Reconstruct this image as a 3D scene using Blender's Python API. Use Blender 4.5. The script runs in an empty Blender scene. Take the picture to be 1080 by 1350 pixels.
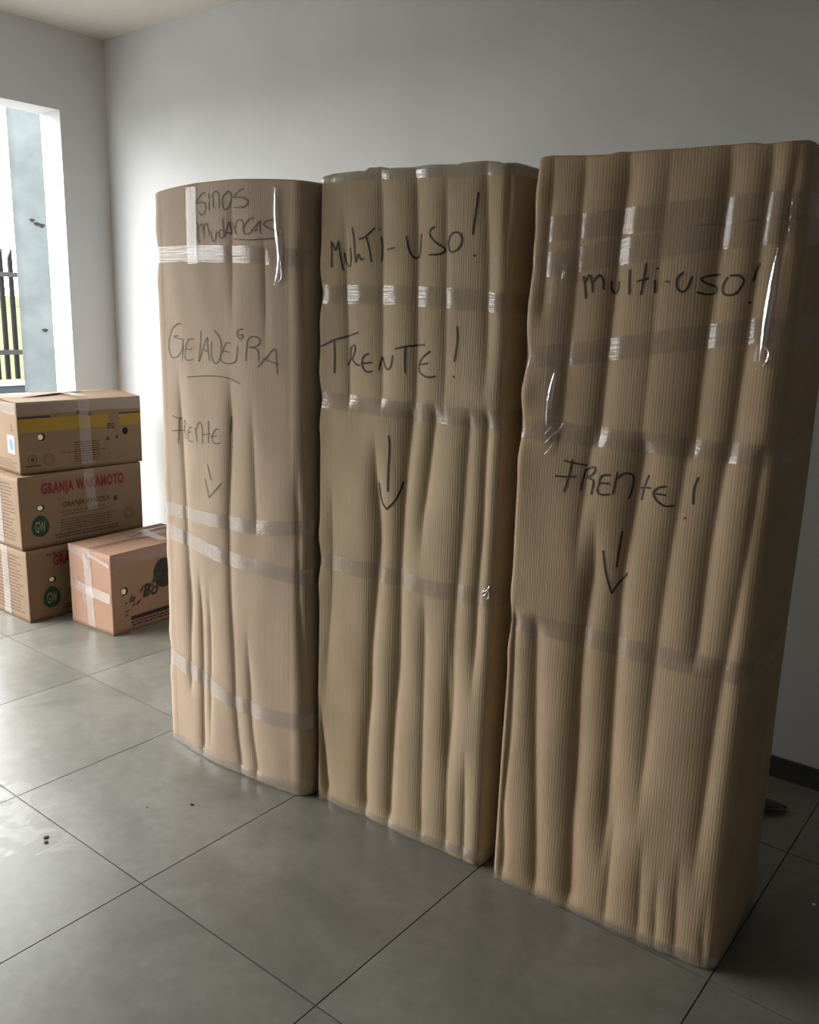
import bpy, bmesh, math, random
import numpy as np
from mathutils import Matrix, Vector

# ------------------------------------------------------------------ camera, sky, exposure
scene = bpy.context.scene
col = scene.collection
R_, U_, F_ = Vector((.78376, .62039, .02879)), Vector((-.16269, .16036, .97356)), Vector((-.59937, .76772, -.22662))
cam = bpy.data.cameras.new('camera')
cam.sensor_fit = 'HORIZONTAL'; cam.sensor_width = 36.0; cam.lens = 1147.7 * 36.0 / 1080.0
cam.clip_start = .05; cam.clip_end = 400
camo = bpy.data.objects.new('camera', cam); col.objects.link(camo)
camo.matrix_world = Matrix(((R_.x, U_.x, -F_.x, 1.659), (R_.y, U_.y, -F_.y, -1.092), (R_.z, U_.z, -F_.z, 1.3995), (0, 0, 0, 1)))
scene.camera = camo

SKY = 11.0
w = bpy.data.worlds.new('overcast'); scene.world = w; w.use_nodes = True
nt = w.node_tree; nt.nodes.clear()
wo = nt.nodes.new('ShaderNodeOutputWorld'); bg = nt.nodes.new('ShaderNodeBackground')
tcw = nt.nodes.new('ShaderNodeTexCoord'); nzw = nt.nodes.new('ShaderNodeTexNoise'); rpw = nt.nodes.new('ShaderNodeValToRGB')
nzw.inputs['Scale'].default_value = 2.2; nzw.inputs['Detail'].default_value = 5
rpw.color_ramp.elements[0].position = .35; rpw.color_ramp.elements[0].color = (.90, .955, 1.0, 1)
rpw.color_ramp.elements[1].position = .65; rpw.color_ramp.elements[1].color = (1.0, .99, .965, 1)
nt.links.new(tcw.outputs['Generated'], nzw.inputs['Vector']); nt.links.new(nzw.outputs['Fac'], rpw.inputs['Fac'])
nt.links.new(rpw.outputs['Color'], bg.inputs['Color']); bg.inputs['Strength'].default_value = SKY
nt.links.new(bg.outputs[0], wo.inputs[0])

OPEN_Y0, OPEN_Y1, OPEN_H = -2.2, 1.352, 2.272          # the opening in the left wall
pl = bpy.data.lights.new('opening_portal', 'AREA'); pl.shape = 'RECTANGLE'
pl.size = OPEN_H; pl.size_y = OPEN_Y1 - OPEN_Y0; pl.cycles.is_portal = True
po = bpy.data.objects.new('opening_portal', pl); col.objects.link(po)
po.location = (-2.62, (OPEN_Y0 + OPEN_Y1) / 2, OPEN_H / 2); po.rotation_euler = (0, -math.pi / 2, 0)

sun = bpy.data.lights.new('added_soft_sun', 'SUN'); sun.angle = math.radians(36); sun.energy = 3.0; sun.color = (1.0, .965, .90)  # soft sun added beside the overcast sky to strengthen light from the opening
so = bpy.data.objects.new('added_soft_sun', sun); col.objects.link(so); so.location = (-8, -6, 6)
so.rotation_euler = Vector((.68, .73, -.5)).to_track_quat('-Z', 'Y').to_euler()

scene.view_settings.view_transform = 'Standard'; scene.view_settings.look = 'None'
scene.view_settings.exposure = -0.05; scene.view_settings.gamma = 1.0; scene.view_settings.use_curve_mapping = False

WALL_X, WALL_Y, CEIL, T = -2.4256, 1.602, 2.633, .6      # left wall, back wall, ceiling height, tile size
ROOM_X1, ROOM_Y0 = 5.4, -4.8

# ------------------------------------------------------------------ helpers
def tag(o, label=None, cat=None, group=None, kind=None):
    if label: o['label'] = label
    if cat: o['category'] = cat
    if group: o['group'] = group
    if kind: o['kind'] = kind
    return o

def link(o, parent=None):
    col.objects.link(o)
    if parent: o.parent = parent
    return o

def empty(name, loc, rz=0):
    o = bpy.data.objects.new(name, None); o.empty_display_size = .1
    o.location = loc; o.rotation_euler = (0, 0, rz)
    return link(o)

def mesh_obj(name, verts, faces, mat=None, parent=None, smooth=False, uv=None):
    me = bpy.data.meshes.new(name); me.from_pydata([tuple(v) for v in verts], [], [tuple(f) for f in faces])
    if smooth: me.polygons.foreach_set('use_smooth', [True] * len(me.polygons))
    if uv is not None:
        l = me.uv_layers.new(name='UVMap')
        vi = np.zeros(len(me.loops), dtype=np.int32); me.loops.foreach_get('vertex_index', vi)
        l.data.foreach_set('uv', np.asarray(uv, dtype=np.float32)[vi].ravel())
    me.update()
    if mat: me.materials.append(mat)
    return link(bpy.data.objects.new(name, me), parent)

class MB:
    def __init__(s): s.v = []; s.f = []
    def box(s, a, b):
        n = len(s.v); (x0, y0, z0), (x1, y1, z1) = a, b
        s.v += [(x0, y0, z0), (x1, y0, z0), (x1, y1, z0), (x0, y1, z0), (x0, y0, z1), (x1, y0, z1), (x1, y1, z1), (x0, y1, z1)]
        s.f += [tuple(n + i for i in q) for q in ((0, 3, 2, 1), (4, 5, 6, 7), (0, 1, 5, 4), (1, 2, 6, 5), (2, 3, 7, 6), (3, 0, 4, 7))]
        return s
    def poly(s, pts):
        n = len(s.v); s.v += [tuple(p) for p in pts]; s.f.append(tuple(range(n, n + len(pts)))); return s
    def build(s, name, mat, parent=None, bevel=0):
        o = mesh_obj(name, s.v, s.f, mat, parent)
        if bevel:
            bm = bmesh.new(); bm.from_mesh(o.data)
            bmesh.ops.bevel(bm, geom=bm.edges[:], offset=bevel, segments=2, affect='EDGES', profile=.5)
            bm.to_mesh(o.data); bm.free()
        return o

def mat_base(name):
    m = bpy.data.materials.new(name); m.use_nodes = True
    n = m.node_tree.nodes; n.clear()
    out = n.new('ShaderNodeOutputMaterial'); p = n.new('ShaderNodeBsdfPrincipled')
    m.node_tree.links.new(p.outputs[0], out.inputs[0])
    return m, n, m.node_tree.links, p, out

def flat(name, c, rough=.7, spec=.3, metal=0.0):
    m, n, l, p, o = mat_base(name)
    p.inputs['Base Color'].default_value = (*c, 1); p.inputs['Roughness'].default_value = rough
    p.inputs['Specular IOR Level'].default_value = spec; p.inputs['Metallic'].default_value = metal
    return m

def ramp(n, stops):
    r = n.new('ShaderNodeValToRGB'); e = r.color_ramp.elements
    while len(e) < len(stops): e.new(.5)
    for i, (p, c) in enumerate(stops): e[i].position = p; e[i].color = (*c, 1)
    return r

def noisy(name, c0, c1, scale, rough=.7, bump=0.0, bscale=None, coord='Object', stretch=(1, 1, 1), spec=.3, lo=.35, hi=.65, detail=6):
    m, n, l, p, o = mat_base(name)
    tc = n.new('ShaderNodeTexCoord'); mp = n.new('ShaderNodeMapping'); mp.inputs['Scale'].default_value = stretch
    nz = n.new('ShaderNodeTexNoise'); nz.inputs['Scale'].default_value = scale; nz.inputs['Detail'].default_value = detail
    r = ramp(n, [(lo, c0), (hi, c1)])
    l.new(tc.outputs[coord], mp.inputs['Vector']); l.new(mp.outputs[0], nz.inputs['Vector'])
    l.new(nz.outputs['Fac'], r.inputs['Fac']); l.new(r.outputs[0], p.inputs['Base Color'])
    p.inputs['Roughness'].default_value = rough; p.inputs['Specular IOR Level'].default_value = spec
    if bump:
        nb = n.new('ShaderNodeTexNoise'); nb.inputs['Scale'].default_value = bscale or scale * 8; nb.inputs['Detail'].default_value = 4
        b = n.new('ShaderNodeBump'); b.inputs['Strength'].default_value = 1; b.inputs['Distance'].default_value = bump
        l.new(mp.outputs[0], nb.inputs['Vector']); l.new(nb.outputs['Fac'], b.inputs['Height']); l.new(b.outputs[0], p.inputs['Normal'])
    return m

def cardboard(name, c0, c1, pitch=.0065, rib=.0002, seed=0.0, tint=.06):
    """kraft cardboard: UV is metres around the box / metres up; fine upright flutes."""
    m, n, l, p, o = mat_base(name)
    tc = n.new('ShaderNodeTexCoord'); sx = n.new('ShaderNodeSeparateXYZ'); l.new(tc.outputs['UV'], sx.inputs[0])
    def noise(scale, stretch, det=5):
        mp = n.new('ShaderNodeMapping'); mp.inputs['Scale'].default_value = stretch; mp.inputs['Location'].default_value = (seed, seed * .7, 0)
        z = n.new('ShaderNodeTexNoise'); z.inputs['Scale'].default_value = scale; z.inputs['Detail'].default_value = det
        l.new(tc.outputs['UV'], mp.inputs['Vector']); l.new(mp.outputs[0], z.inputs['Vector']); return z
    def math_(op, a, b=None):
        q = n.new('ShaderNodeMath'); q.operation = op
        for i, v in enumerate((a, b)):
            if v is None: continue
            if isinstance(v, (int, float)): q.inputs[i].default_value = v
            else: l.new(v, q.inputs[i])
        return q.outputs[0]
    big = noise(5, (1, 1, 1)); streak = noise(1, (170, 2.0, 1), 3); fib = noise(1, (500, 60, 1), 3)
    r = ramp(n, [(.3, c0), (.7, c1)])
    f = math_('ADD', math_('MULTIPLY', big.outputs['Fac'], .55), math_('MULTIPLY', streak.outputs['Fac'], .25))
    f = math_('ADD', f, math_('MULTIPLY', fib.outputs['Fac'], .2))
    l.new(f, r.inputs['Fac'])
    wob = math_('MULTIPLY', noise(1, (30, 3, 1), 2).outputs['Fac'], .9)
    s = math_('SINE', math_('ADD', math_('MULTIPLY', sx.outputs[0], 2 * math.pi / pitch), wob))
    mx = n.new('ShaderNodeMix'); mx.data_type = 'RGBA'; mx.blend_type = 'MULTIPLY'
    k = math_('ADD', math_('MULTIPLY', s, tint * .5), 1 - tint * .5)
    cb = n.new('ShaderNodeCombineColor'); [l.new(k, cb.inputs[i]) for i in range(3)]
    mx.inputs[0].default_value = 1; l.new(r.outputs[0], mx.inputs[6]); l.new(cb.outputs[0], mx.inputs[7])
    l.new(mx.outputs[2], p.inputs['Base Color'])
    h = math_('ADD', math_('MULTIPLY', s, rib), math_('MULTIPLY', streak.outputs['Fac'], rib * 2.2))
    b = n.new('ShaderNodeBump'); b.inputs['Strength'].default_value = .8; b.inputs['Distance'].default_value = 1.0
    l.new(h, b.inputs['Height']); l.new(b.outputs[0], p.inputs['Normal'])
    p.inputs['Roughness'].default_value = .72; p.inputs['Specular IOR Level'].default_value = .22
    return m

def tape_mat(name, clear=.95, gloss=.035, rough=.16, tint=(.965, .95, .95), bump=.0012, milk=(.75, .74, .72)):
    """clear packing tape: see-through film, faint milky body, wrinkled glossy surface."""
    m, n, l, p, out = mat_base(name); n.remove(p)
    tr = n.new('ShaderNodeBsdfTransparent'); tr.inputs[0].default_value = (*tint, 1)
    df = n.new('ShaderNodeBsdfDiffuse'); df.inputs[0].default_value = (*milk, 1)
    gl = n.new('ShaderNodeBsdfGlossy'); gl.inputs['Roughness'].default_value = rough; gl.inputs[0].default_value = (1, 1, 1, 1)
    tc = n.new('ShaderNodeTexCoord'); mp = n.new('ShaderNodeMapping'); mp.inputs['Scale'].default_value = (9, 160, 1)
    z = n.new('ShaderNodeTexNoise'); z.inputs['Scale'].default_value = 1; z.inputs['Detail'].default_value = 3
    z2 = n.new('ShaderNodeTexNoise'); z2.inputs['Scale'].default_value = 26; z2.inputs['Detail'].default_value = 3
    a = n.new('ShaderNodeMath'); a.operation = 'ADD'
    b = n.new('ShaderNodeBump'); b.inputs['Distance'].default_value = bump; b.inputs['Strength'].default_value = 1
    l.new(tc.outputs['UV'], mp.inputs[0]); l.new(mp.outputs[0], z.inputs['Vector']); l.new(tc.outputs['UV'], z2.inputs['Vector'])
    l.new(z.outputs['Fac'], a.inputs[0]); l.new(z2.outputs['Fac'], a.inputs[1]); l.new(a.outputs[0], b.inputs['Height'])
    l.new(b.outputs[0], gl.inputs['Normal'])
    m1 = n.new('ShaderNodeMixShader'); m1.inputs[0].default_value = clear; l.new(df.outputs[0], m1.inputs[1]); l.new(tr.outputs[0], m1.inputs[2])
    fr = n.new('ShaderNodeFresnel'); fr.inputs[0].default_value = 1.5; l.new(b.outputs[0], fr.inputs['Normal'])
    ad = n.new('ShaderNodeMath'); ad.operation = 'MULTIPLY_ADD'; ad.inputs[1].default_value = .22; ad.inputs[2].default_value = gloss
    ad.use_clamp = True; l.new(fr.outputs[0], ad.inputs[0])
    m2 = n.new('ShaderNodeMixShader'); l.new(ad.outputs[0], m2.inputs[0]); l.new(m1.outputs[0], m2.inputs[1]); l.new(gl.outputs[0], m2.inputs[2])
    l.new(m2.outputs[0], out.inputs[0])
    return m

def tile_mat(name, c0, c1, c2, rough=.3, spec=.5):
    m, n, l, p, o = mat_base(name)
    ge = n.new('ShaderNodeNewGeometry'); oi = n.new('ShaderNodeObjectInfo')
    off = n.new('ShaderNodeVectorMath'); off.operation = 'SCALE'; off.inputs[3].default_value = 9
    cb = n.new('ShaderNodeCombineXYZ'); [l.new(oi.outputs['Random'], cb.inputs[i]) for i in range(3)]
    l.new(cb.outputs[0], off.inputs[0])
    add = n.new('ShaderNodeVectorMath'); l.new(ge.outputs['Position'], add.inputs[0]); l.new(off.outputs[0], add.inputs[1])
    a = n.new('ShaderNodeTexNoise'); a.inputs['Scale'].default_value = 3.2; a.inputs['Detail'].default_value = 9; a.inputs['Roughness'].default_value = .68; a.inputs['Distortion'].default_value = .5
    b = n.new('ShaderNodeTexNoise'); b.inputs['Scale'].default_value = 26; b.inputs['Detail'].default_value = 5
    l.new(add.outputs[0], a.inputs['Vector']); l.new(add.outputs[0], b.inputs['Vector'])
    mm = n.new('ShaderNodeMath'); mm.operation = 'MULTIPLY_ADD'; mm.inputs[1].default_value = .22; l.new(b.outputs['Fac'], mm.inputs[0])
    m2 = n.new('ShaderNodeMath'); m2.operation = 'MULTIPLY'; m2.inputs[1].default_value = .8; l.new(a.outputs['Fac'], m2.inputs[0]); l.new(m2.outputs[0], mm.inputs[2])
    r = ramp(n, [(.34, c0), (.51, c1), (.68, c2)]); l.new(mm.outputs[0], r.inputs[0]); l.new(r.outputs[0], p.inputs['Base Color'])
    rr = n.new('ShaderNodeMapRange'); rr.inputs[3].default_value = rough - .05; rr.inputs[4].default_value = rough + .09
    l.new(a.outputs['Fac'], rr.inputs[0]); l.new(rr.outputs[0], p.inputs['Roughness'])
    p.inputs['Specular IOR Level'].default_value = spec
    return m

M = dict(
    wall=noisy('wall_paint', (.625, .63, .632), (.665, .67, .672), 3, rough=.85, bump=.0004, bscale=120),
    ceiling=noisy('ceiling_paint', (.65, .615, .56), (.68, .645, .59), 2, rough=.9),
    wall_dim=noisy('fill_wall_paint', (.52, .51, .50), (.56, .55, .54), 3, rough=.85),  # unseen walls; tone picked for how much light they bounce back
    tile=tile_mat('cement_porcelain', (.125, .122, .104), (.165, .161, .138), (.215, .21, .182), rough=.30),
    skirt=tile_mat('skirting_porcelain', (.05, .05, .045), (.07, .07, .06), (.09, .09, .08)),
    grout=noisy('grout', (.05, .05, .045), (.08, .08, .07), 60, rough=.95),
    kraft1=cardboard('kraft_corrugated_a', (.40, .30, .212), (.51, .385, .276), seed=1.0),
    kraft2=cardboard('kraft_corrugated_b', (.385, .29, .182), (.50, .38, .243), seed=3.0),
    kraft3=cardboard('kraft_corrugated_c', (.385, .277, .172), (.505, .368, .232), seed=5.0, rib=.00014, tint=.05),
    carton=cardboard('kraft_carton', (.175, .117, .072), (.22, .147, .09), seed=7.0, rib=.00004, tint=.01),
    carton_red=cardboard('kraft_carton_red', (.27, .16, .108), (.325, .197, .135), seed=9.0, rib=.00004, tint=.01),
    tape=tape_mat('packing_tape'),
    tape_thick=tape_mat('packing_tape_layered', clear=.86, gloss=.085),
    tape_film=tape_mat('packing_tape_film', clear=.93, gloss=.45, rough=.12),
    marker=flat('marker_ink', (.022, .019, .017), .55), marker_grey=flat('worn_marker_ink', (.045, .042, .036), .55),
    pencil=flat('faint_marker_ink', (.10, .085, .07), .6),
    red=flat('red_print', (.17, .010, .018), .6), black=flat('black_print', (.03, .026, .022), .6),
    green=flat('green_print', (.005, .040, .023), .6), yellow=flat('yellow_print', (.26, .165, .012), .6),
    brown=flat('brown_print', (.075, .042, .025), .7), egg=flat('egg_paper', (.75, .72, .66), .7),
    leafgreen=flat('dark_leaf_print', (.06, .07, .03), .7), hole=flat('hole_dark', (.01, .009, .008), .9),
    blue=flat('blue_label', (.12, .20, .45), .5), palegw=flat('pale_print', (.22, .20, .15), .6),
    white_label=flat('white_label', (.42, .43, .46), .5),
    concrete=noisy('plastered_concrete', (.065, .075, .076), (.095, .107, .107), 4.5, rough=.9, bump=.004, bscale=14, lo=.3, hi=.7, detail=10),
    base=noisy('fence_base_render', (.022, .026, .033), (.03, .035, .042), 8, rough=.9),
    fence=flat('dark_fence_paint', (.003, .003, .003), .6, .1), rail=flat('grey_fence_rail', (.018, .018, .02), .6, .2),
    grass=noisy('field_grass', (.035, .045, .006), (.055, .06, .009), 1.2, rough=.95, bump=.02),
    paving=noisy('outdoor_paving', (.20, .20, .19), (.26, .26, .25), 3, rough=.9),
    leaf=noisy('dry_leaf', (.05, .035, .02), (.10, .07, .045), 30, rough=.8),
)
LETTERING = [  # box, width, strokes as (x, z) in metres on the front face
    (1, 'SINOS', 0.0038, [
        [(-0.305,1.688),(-0.316,1.687),(-0.328,1.68),(-0.339,1.671),(-0.342,1.664),(-0.326,1.664),(-0.311,1.661),(-0.305,1.651),(-0.311,1.637),(-0.32,1.632),(-0.328,1.634),(-0.334,1.641)],
        [(-0.292,1.684),(-0.29,1.671)],
        [(-0.291,1.665),(-0.291,1.643)],
        [(-0.273,1.649),(-0.274,1.671),(-0.278,1.677),(-0.272,1.684),(-0.262,1.689),(-0.253,1.684),(-0.25,1.67),(-0.25,1.647)],
        [(-0.216,1.685),(-0.228,1.679),(-0.237,1.667),(-0.237,1.654),(-0.231,1.643),(-0.222,1.642),(-0.212,1.651),(-0.205,1.667),(-0.205,1.678),(-0.211,1.685),(-0.218,1.686)],
        [(-0.155,1.69),(-0.168,1.688),(-0.185,1.679),(-0.195,1.67),(-0.175,1.67),(-0.156,1.667),(-0.143,1.66),(-0.144,1.653),(-0.156,1.646),(-0.176,1.645),(-0.195,1.646)],
    ]),
    (1, 'MUDANCAS', 0.0038, [
        [(-0.347,1.609),(-0.342,1.611),(-0.341,1.6),(-0.34,1.582),(-0.335,1.561)],
        [(-0.337,1.595),(-0.328,1.608),(-0.321,1.604),(-0.316,1.586),(-0.315,1.572)],
        [(-0.316,1.595),(-0.308,1.609),(-0.301,1.606),(-0.296,1.592),(-0.295,1.577)],
        [(-0.287,1.589),(-0.285,1.577),(-0.278,1.564),(-0.271,1.563),(-0.266,1.572),(-0.263,1.587)],
        [(-0.239,1.59),(-0.248,1.59),(-0.253,1.582),(-0.248,1.572),(-0.24,1.57),(-0.234,1.577),(-0.236,1.597),(-0.238,1.618)],
        [(-0.231,1.573),(-0.224,1.592),(-0.215,1.611),(-0.21,1.592),(-0.209,1.579)],
        [(-0.231,1.584),(-0.212,1.583)],
        [(-0.205,1.608),(-0.197,1.595),(-0.191,1.579)],
        [(-0.194,1.585),(-0.192,1.602),(-0.183,1.613),(-0.17,1.614),(-0.162,1.605),(-0.162,1.59)],
        [(-0.124,1.618),(-0.14,1.614),(-0.154,1.602),(-0.162,1.59),(-0.157,1.58),(-0.144,1.578),(-0.135,1.582)],
        [(-0.133,1.585),(-0.118,1.597),(-0.105,1.609),(-0.104,1.593),(-0.101,1.578)],
        [(-0.131,1.585),(-0.112,1.589)],
        [(-0.057,1.609),(-0.074,1.611),(-0.089,1.606),(-0.09,1.598),(-0.074,1.591),(-0.052,1.583),(-0.043,1.576),(-0.045,1.568),(-0.062,1.566),(-0.106,1.564),(-0.154,1.564),(-0.201,1.567)],
    ]),
    (1, 'GELADEIRA', 0.0032, [
        [(-0.423,1.34),(-0.441,1.341),(-0.468,1.329),(-0.487,1.309),(-0.497,1.283),(-0.495,1.26),(-0.483,1.245),(-0.465,1.243),(-0.443,1.252),(-0.427,1.267),(-0.419,1.286),(-0.423,1.297),(-0.443,1.299),(-0.464,1.302),(-0.464,1.305),(-0.443,1.307)],
        [(-0.419,1.286),(-0.422,1.261),(-0.426,1.237)],
        [(-0.365,1.3),(-0.387,1.3),(-0.4,1.29),(-0.406,1.274),(-0.389,1.27),(-0.378,1.274)],
        [(-0.406,1.274),(-0.412,1.258),(-0.408,1.243),(-0.39,1.24),(-0.372,1.245)],
        [(-0.337,1.324),(-0.339,1.296),(-0.344,1.265),(-0.349,1.24)],
        [(-0.347,1.241),(-0.329,1.275),(-0.31,1.307),(-0.309,1.282),(-0.301,1.242)],
        [(-0.333,1.276),(-0.309,1.268)],
        [(-0.291,1.297),(-0.294,1.267),(-0.288,1.246),(-0.277,1.238),(-0.264,1.244),(-0.254,1.266),(-0.253,1.294),(-0.262,1.312),(-0.281,1.329)],
        [(-0.216,1.296),(-0.232,1.296),(-0.24,1.287),(-0.245,1.276),(-0.228,1.272),(-0.219,1.271)],
        [(-0.245,1.275),(-0.257,1.26),(-0.255,1.247),(-0.234,1.241),(-0.21,1.243),(-0.196,1.25),(-0.191,1.267),(-0.189,1.289)],
        [(-0.169,1.336),(-0.185,1.33),(-0.188,1.321),(-0.184,1.312),(-0.175,1.31),(-0.167,1.316),(-0.17,1.321),(-0.181,1.319)],
        [(-0.152,1.304),(-0.155,1.278),(-0.159,1.252)],
        [(-0.152,1.304),(-0.141,1.315),(-0.123,1.317),(-0.11,1.311),(-0.11,1.3),(-0.124,1.291),(-0.146,1.288)],
        [(-0.141,1.288),(-0.121,1.285),(-0.114,1.274),(-0.114,1.252)],
        [(-0.116,1.238),(-0.089,1.263),(-0.061,1.288),(-0.055,1.26),(-0.051,1.223)],
        [(-0.1,1.261),(-0.046,1.248)],
    ]),
    (1, 'underline', 0.0032, [
        [(-0.402,1.192),(-0.341,1.199),(-0.283,1.203),(-0.235,1.202),(-0.198,1.194),(-0.18,1.188)],
    ]),
    (1, 'FRENTE', 0.003, [
        [(-0.491,1.072),(-0.469,1.068),(-0.443,1.068)],
        [(-0.459,1.068),(-0.463,1.029),(-0.467,0.991)],
        [(-0.495,1.026),(-0.463,1.031),(-0.43,1.035)],
        [(-0.432,1.057),(-0.437,1.029),(-0.44,1.008)],
        [(-0.436,1.059),(-0.427,1.064),(-0.424,1.053),(-0.434,1.039)],
        [(-0.434,1.039),(-0.425,1.028),(-0.422,1.01)],
        [(-0.389,1.049),(-0.401,1.045),(-0.409,1.032),(-0.391,1.035)],
        [(-0.409,1.032),(-0.411,1.018),(-0.403,1.007),(-0.383,1.007)],
        [(-0.371,1.05),(-0.367,1.028),(-0.364,1.01)],
        [(-0.364,1.044),(-0.358,1.061),(-0.348,1.067),(-0.341,1.057),(-0.339,1.033),(-0.34,1.008)],
        [(-0.311,1.075),(-0.311,1.043),(-0.313,1.013)],
        [(-0.336,1.033),(-0.304,1.039)],
        [(-0.267,1.056),(-0.28,1.054),(-0.29,1.043),(-0.298,1.032),(-0.277,1.036)],
        [(-0.298,1.032),(-0.293,1.018),(-0.278,1.014),(-0.261,1.017)],
        [(-0.224,1.097),(-0.226,1.076),(-0.229,1.047)],
        [(-0.223,1.009),(-0.221,1.009)],
    ]),
    (1, 'arrow', 0.003, [
        [(-0.319,0.949),(-0.311,0.926),(-0.304,0.905)],
        [(-0.331,0.906),(-0.323,0.881),(-0.314,0.853)],
        [(-0.314,0.853),(-0.289,0.875),(-0.261,0.901)],
    ]),
    (2, 'MULTI-USO', 0.0046, [
        [(0.096,1.498),(0.096,1.528),(0.094,1.559)],
        [(0.094,1.559),(0.108,1.537)],
        [(0.108,1.537),(0.116,1.559)],
        [(0.116,1.559),(0.121,1.527),(0.13,1.49)],
        [(0.133,1.531),(0.137,1.509),(0.15,1.499),(0.155,1.516),(0.152,1.542)],
        [(0.16,1.589),(0.166,1.56),(0.168,1.534),(0.172,1.508)],
        [(0.172,1.508),(0.18,1.527),(0.188,1.515),(0.197,1.517)],
        [(0.183,1.562),(0.202,1.569),(0.226,1.587)],
        [(0.203,1.569),(0.213,1.54),(0.22,1.51)],
        [(0.244,1.567),(0.247,1.54),(0.246,1.511)],
        [(0.239,1.584),(0.241,1.585)],
        [(0.265,1.538),(0.289,1.541)],
        [(0.322,1.566),(0.329,1.538),(0.342,1.519),(0.354,1.521),(0.359,1.541),(0.36,1.57)],
        [(0.401,1.585),(0.391,1.581),(0.388,1.568),(0.404,1.552),(0.425,1.54),(0.429,1.532),(0.414,1.525),(0.388,1.524)],
        [(0.439,1.562),(0.451,1.571),(0.466,1.571),(0.475,1.561),(0.474,1.546),(0.462,1.533),(0.445,1.53),(0.438,1.54),(0.437,1.553),(0.443,1.565)],
        [(0.513,1.654),(0.509,1.617),(0.503,1.567)],
        [(0.509,1.521),(0.511,1.521)],
    ]),
    (2, 'TRENTE', 0.0046, [
        [(0.064,1.3),(0.103,1.317),(0.145,1.329),(0.183,1.34)],
        [(0.106,1.313),(0.108,1.274),(0.107,1.235)],
        [(0.156,1.3),(0.154,1.277),(0.148,1.257)],
        [(0.154,1.3),(0.169,1.308),(0.172,1.297),(0.163,1.278),(0.154,1.271)],
        [(0.16,1.272),(0.176,1.261),(0.19,1.259)],
        [(0.216,1.289),(0.204,1.284),(0.196,1.272),(0.199,1.253),(0.212,1.244),(0.227,1.247)],
        [(0.194,1.264),(0.227,1.268)],
        [(0.246,1.251),(0.254,1.283)],
        [(0.254,1.283),(0.265,1.261),(0.275,1.254),(0.285,1.262),(0.291,1.288)],
        [(0.298,1.305),(0.336,1.313),(0.382,1.319)],
        [(0.329,1.307),(0.328,1.279),(0.33,1.25)],
        [(0.399,1.304),(0.379,1.291),(0.366,1.274),(0.366,1.256),(0.381,1.246),(0.399,1.243),(0.417,1.247)],
        [(0.363,1.27),(0.393,1.276)],
        [(0.471,1.363),(0.474,1.333),(0.467,1.284)],
        [(0.466,1.249),(0.468,1.249)],
    ]),
    (2, 'arrow', 0.0052, [
        [(0.285,1.091),(0.288,1.064),(0.284,1.006),(0.282,0.948)],
        [(0.25,0.964),(0.258,0.921),(0.278,0.9)],
        [(0.278,0.9),(0.303,0.925),(0.317,0.953),(0.324,0.976)],
    ]),
    (3, 'multi-uso', 0.0046, [
        [(0.781,1.476),(0.786,1.455),(0.79,1.433)],
        [(0.785,1.462),(0.794,1.479),(0.801,1.465),(0.804,1.445)],
        [(0.803,1.465),(0.816,1.479),(0.825,1.469),(0.827,1.452)],
        [(0.841,1.466),(0.842,1.452),(0.849,1.443),(0.855,1.452),(0.856,1.466)],
        [(0.88,1.489),(0.881,1.466),(0.883,1.442)],
        [(0.914,1.501),(0.912,1.473),(0.908,1.442)],
        [(0.899,1.467),(0.921,1.473)],
        [(0.934,1.469),(0.936,1.446)],
        [(0.936,1.492),(0.938,1.492)],
        [(0.957,1.467),(0.96,1.467)],
        [(0.989,1.484),(0.979,1.473),(0.98,1.456),(0.99,1.448),(1.0,1.455),(1.007,1.476)],
        [(1.056,1.481),(1.038,1.479),(1.024,1.473),(1.033,1.465),(1.05,1.458),(1.05,1.447),(1.035,1.444),(1.019,1.448)],
        [(1.072,1.476),(1.065,1.463),(1.065,1.449),(1.075,1.443),(1.09,1.446),(1.1,1.459),(1.103,1.471),(1.093,1.479),(1.078,1.479)],
        [(1.127,1.501),(1.122,1.489),(1.119,1.47)],
        [(1.116,1.43),(1.117,1.43)],
    ]),
    (3, 'FRENTE', 0.0044, [
        [(0.77,1.089),(0.794,1.086),(0.819,1.084)],
        [(0.788,1.092),(0.782,1.053),(0.774,1.021)],
        [(0.752,1.053),(0.775,1.054),(0.798,1.057)],
        [(0.818,1.075),(0.813,1.048),(0.811,1.029)],
        [(0.818,1.073),(0.833,1.082),(0.84,1.078),(0.834,1.066),(0.821,1.057)],
        [(0.823,1.057),(0.837,1.053),(0.837,1.039),(0.835,1.023)],
        [(0.875,1.071),(0.858,1.067),(0.853,1.052),(0.875,1.052)],
        [(0.853,1.052),(0.849,1.034),(0.858,1.026),(0.878,1.029)],
        [(0.891,1.078),(0.888,1.056),(0.885,1.032)],
        [(0.891,1.064),(0.904,1.077),(0.919,1.077),(0.924,1.066),(0.921,1.038),(0.917,1.025)],
        [(0.955,1.079),(0.947,1.055),(0.943,1.026)],
        [(0.938,1.05),(0.962,1.054)],
        [(0.995,1.062),(0.978,1.056),(0.969,1.044),(0.979,1.029),(0.997,1.021),(1.014,1.024)],
        [(0.969,1.044),(0.996,1.044)],
        [(1.057,1.088),(1.051,1.064),(1.052,1.034)],
        [(1.038,1.002),(1.039,1.002)],
    ]),
    (3, 'arrow', 0.0046, [
        [(0.91,0.951),(0.906,0.909),(0.903,0.871)],
        [(0.871,0.902),(0.88,0.855),(0.897,0.81)],
        [(0.897,0.81),(0.909,0.834),(0.926,0.86)],
    ]),
]
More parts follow.
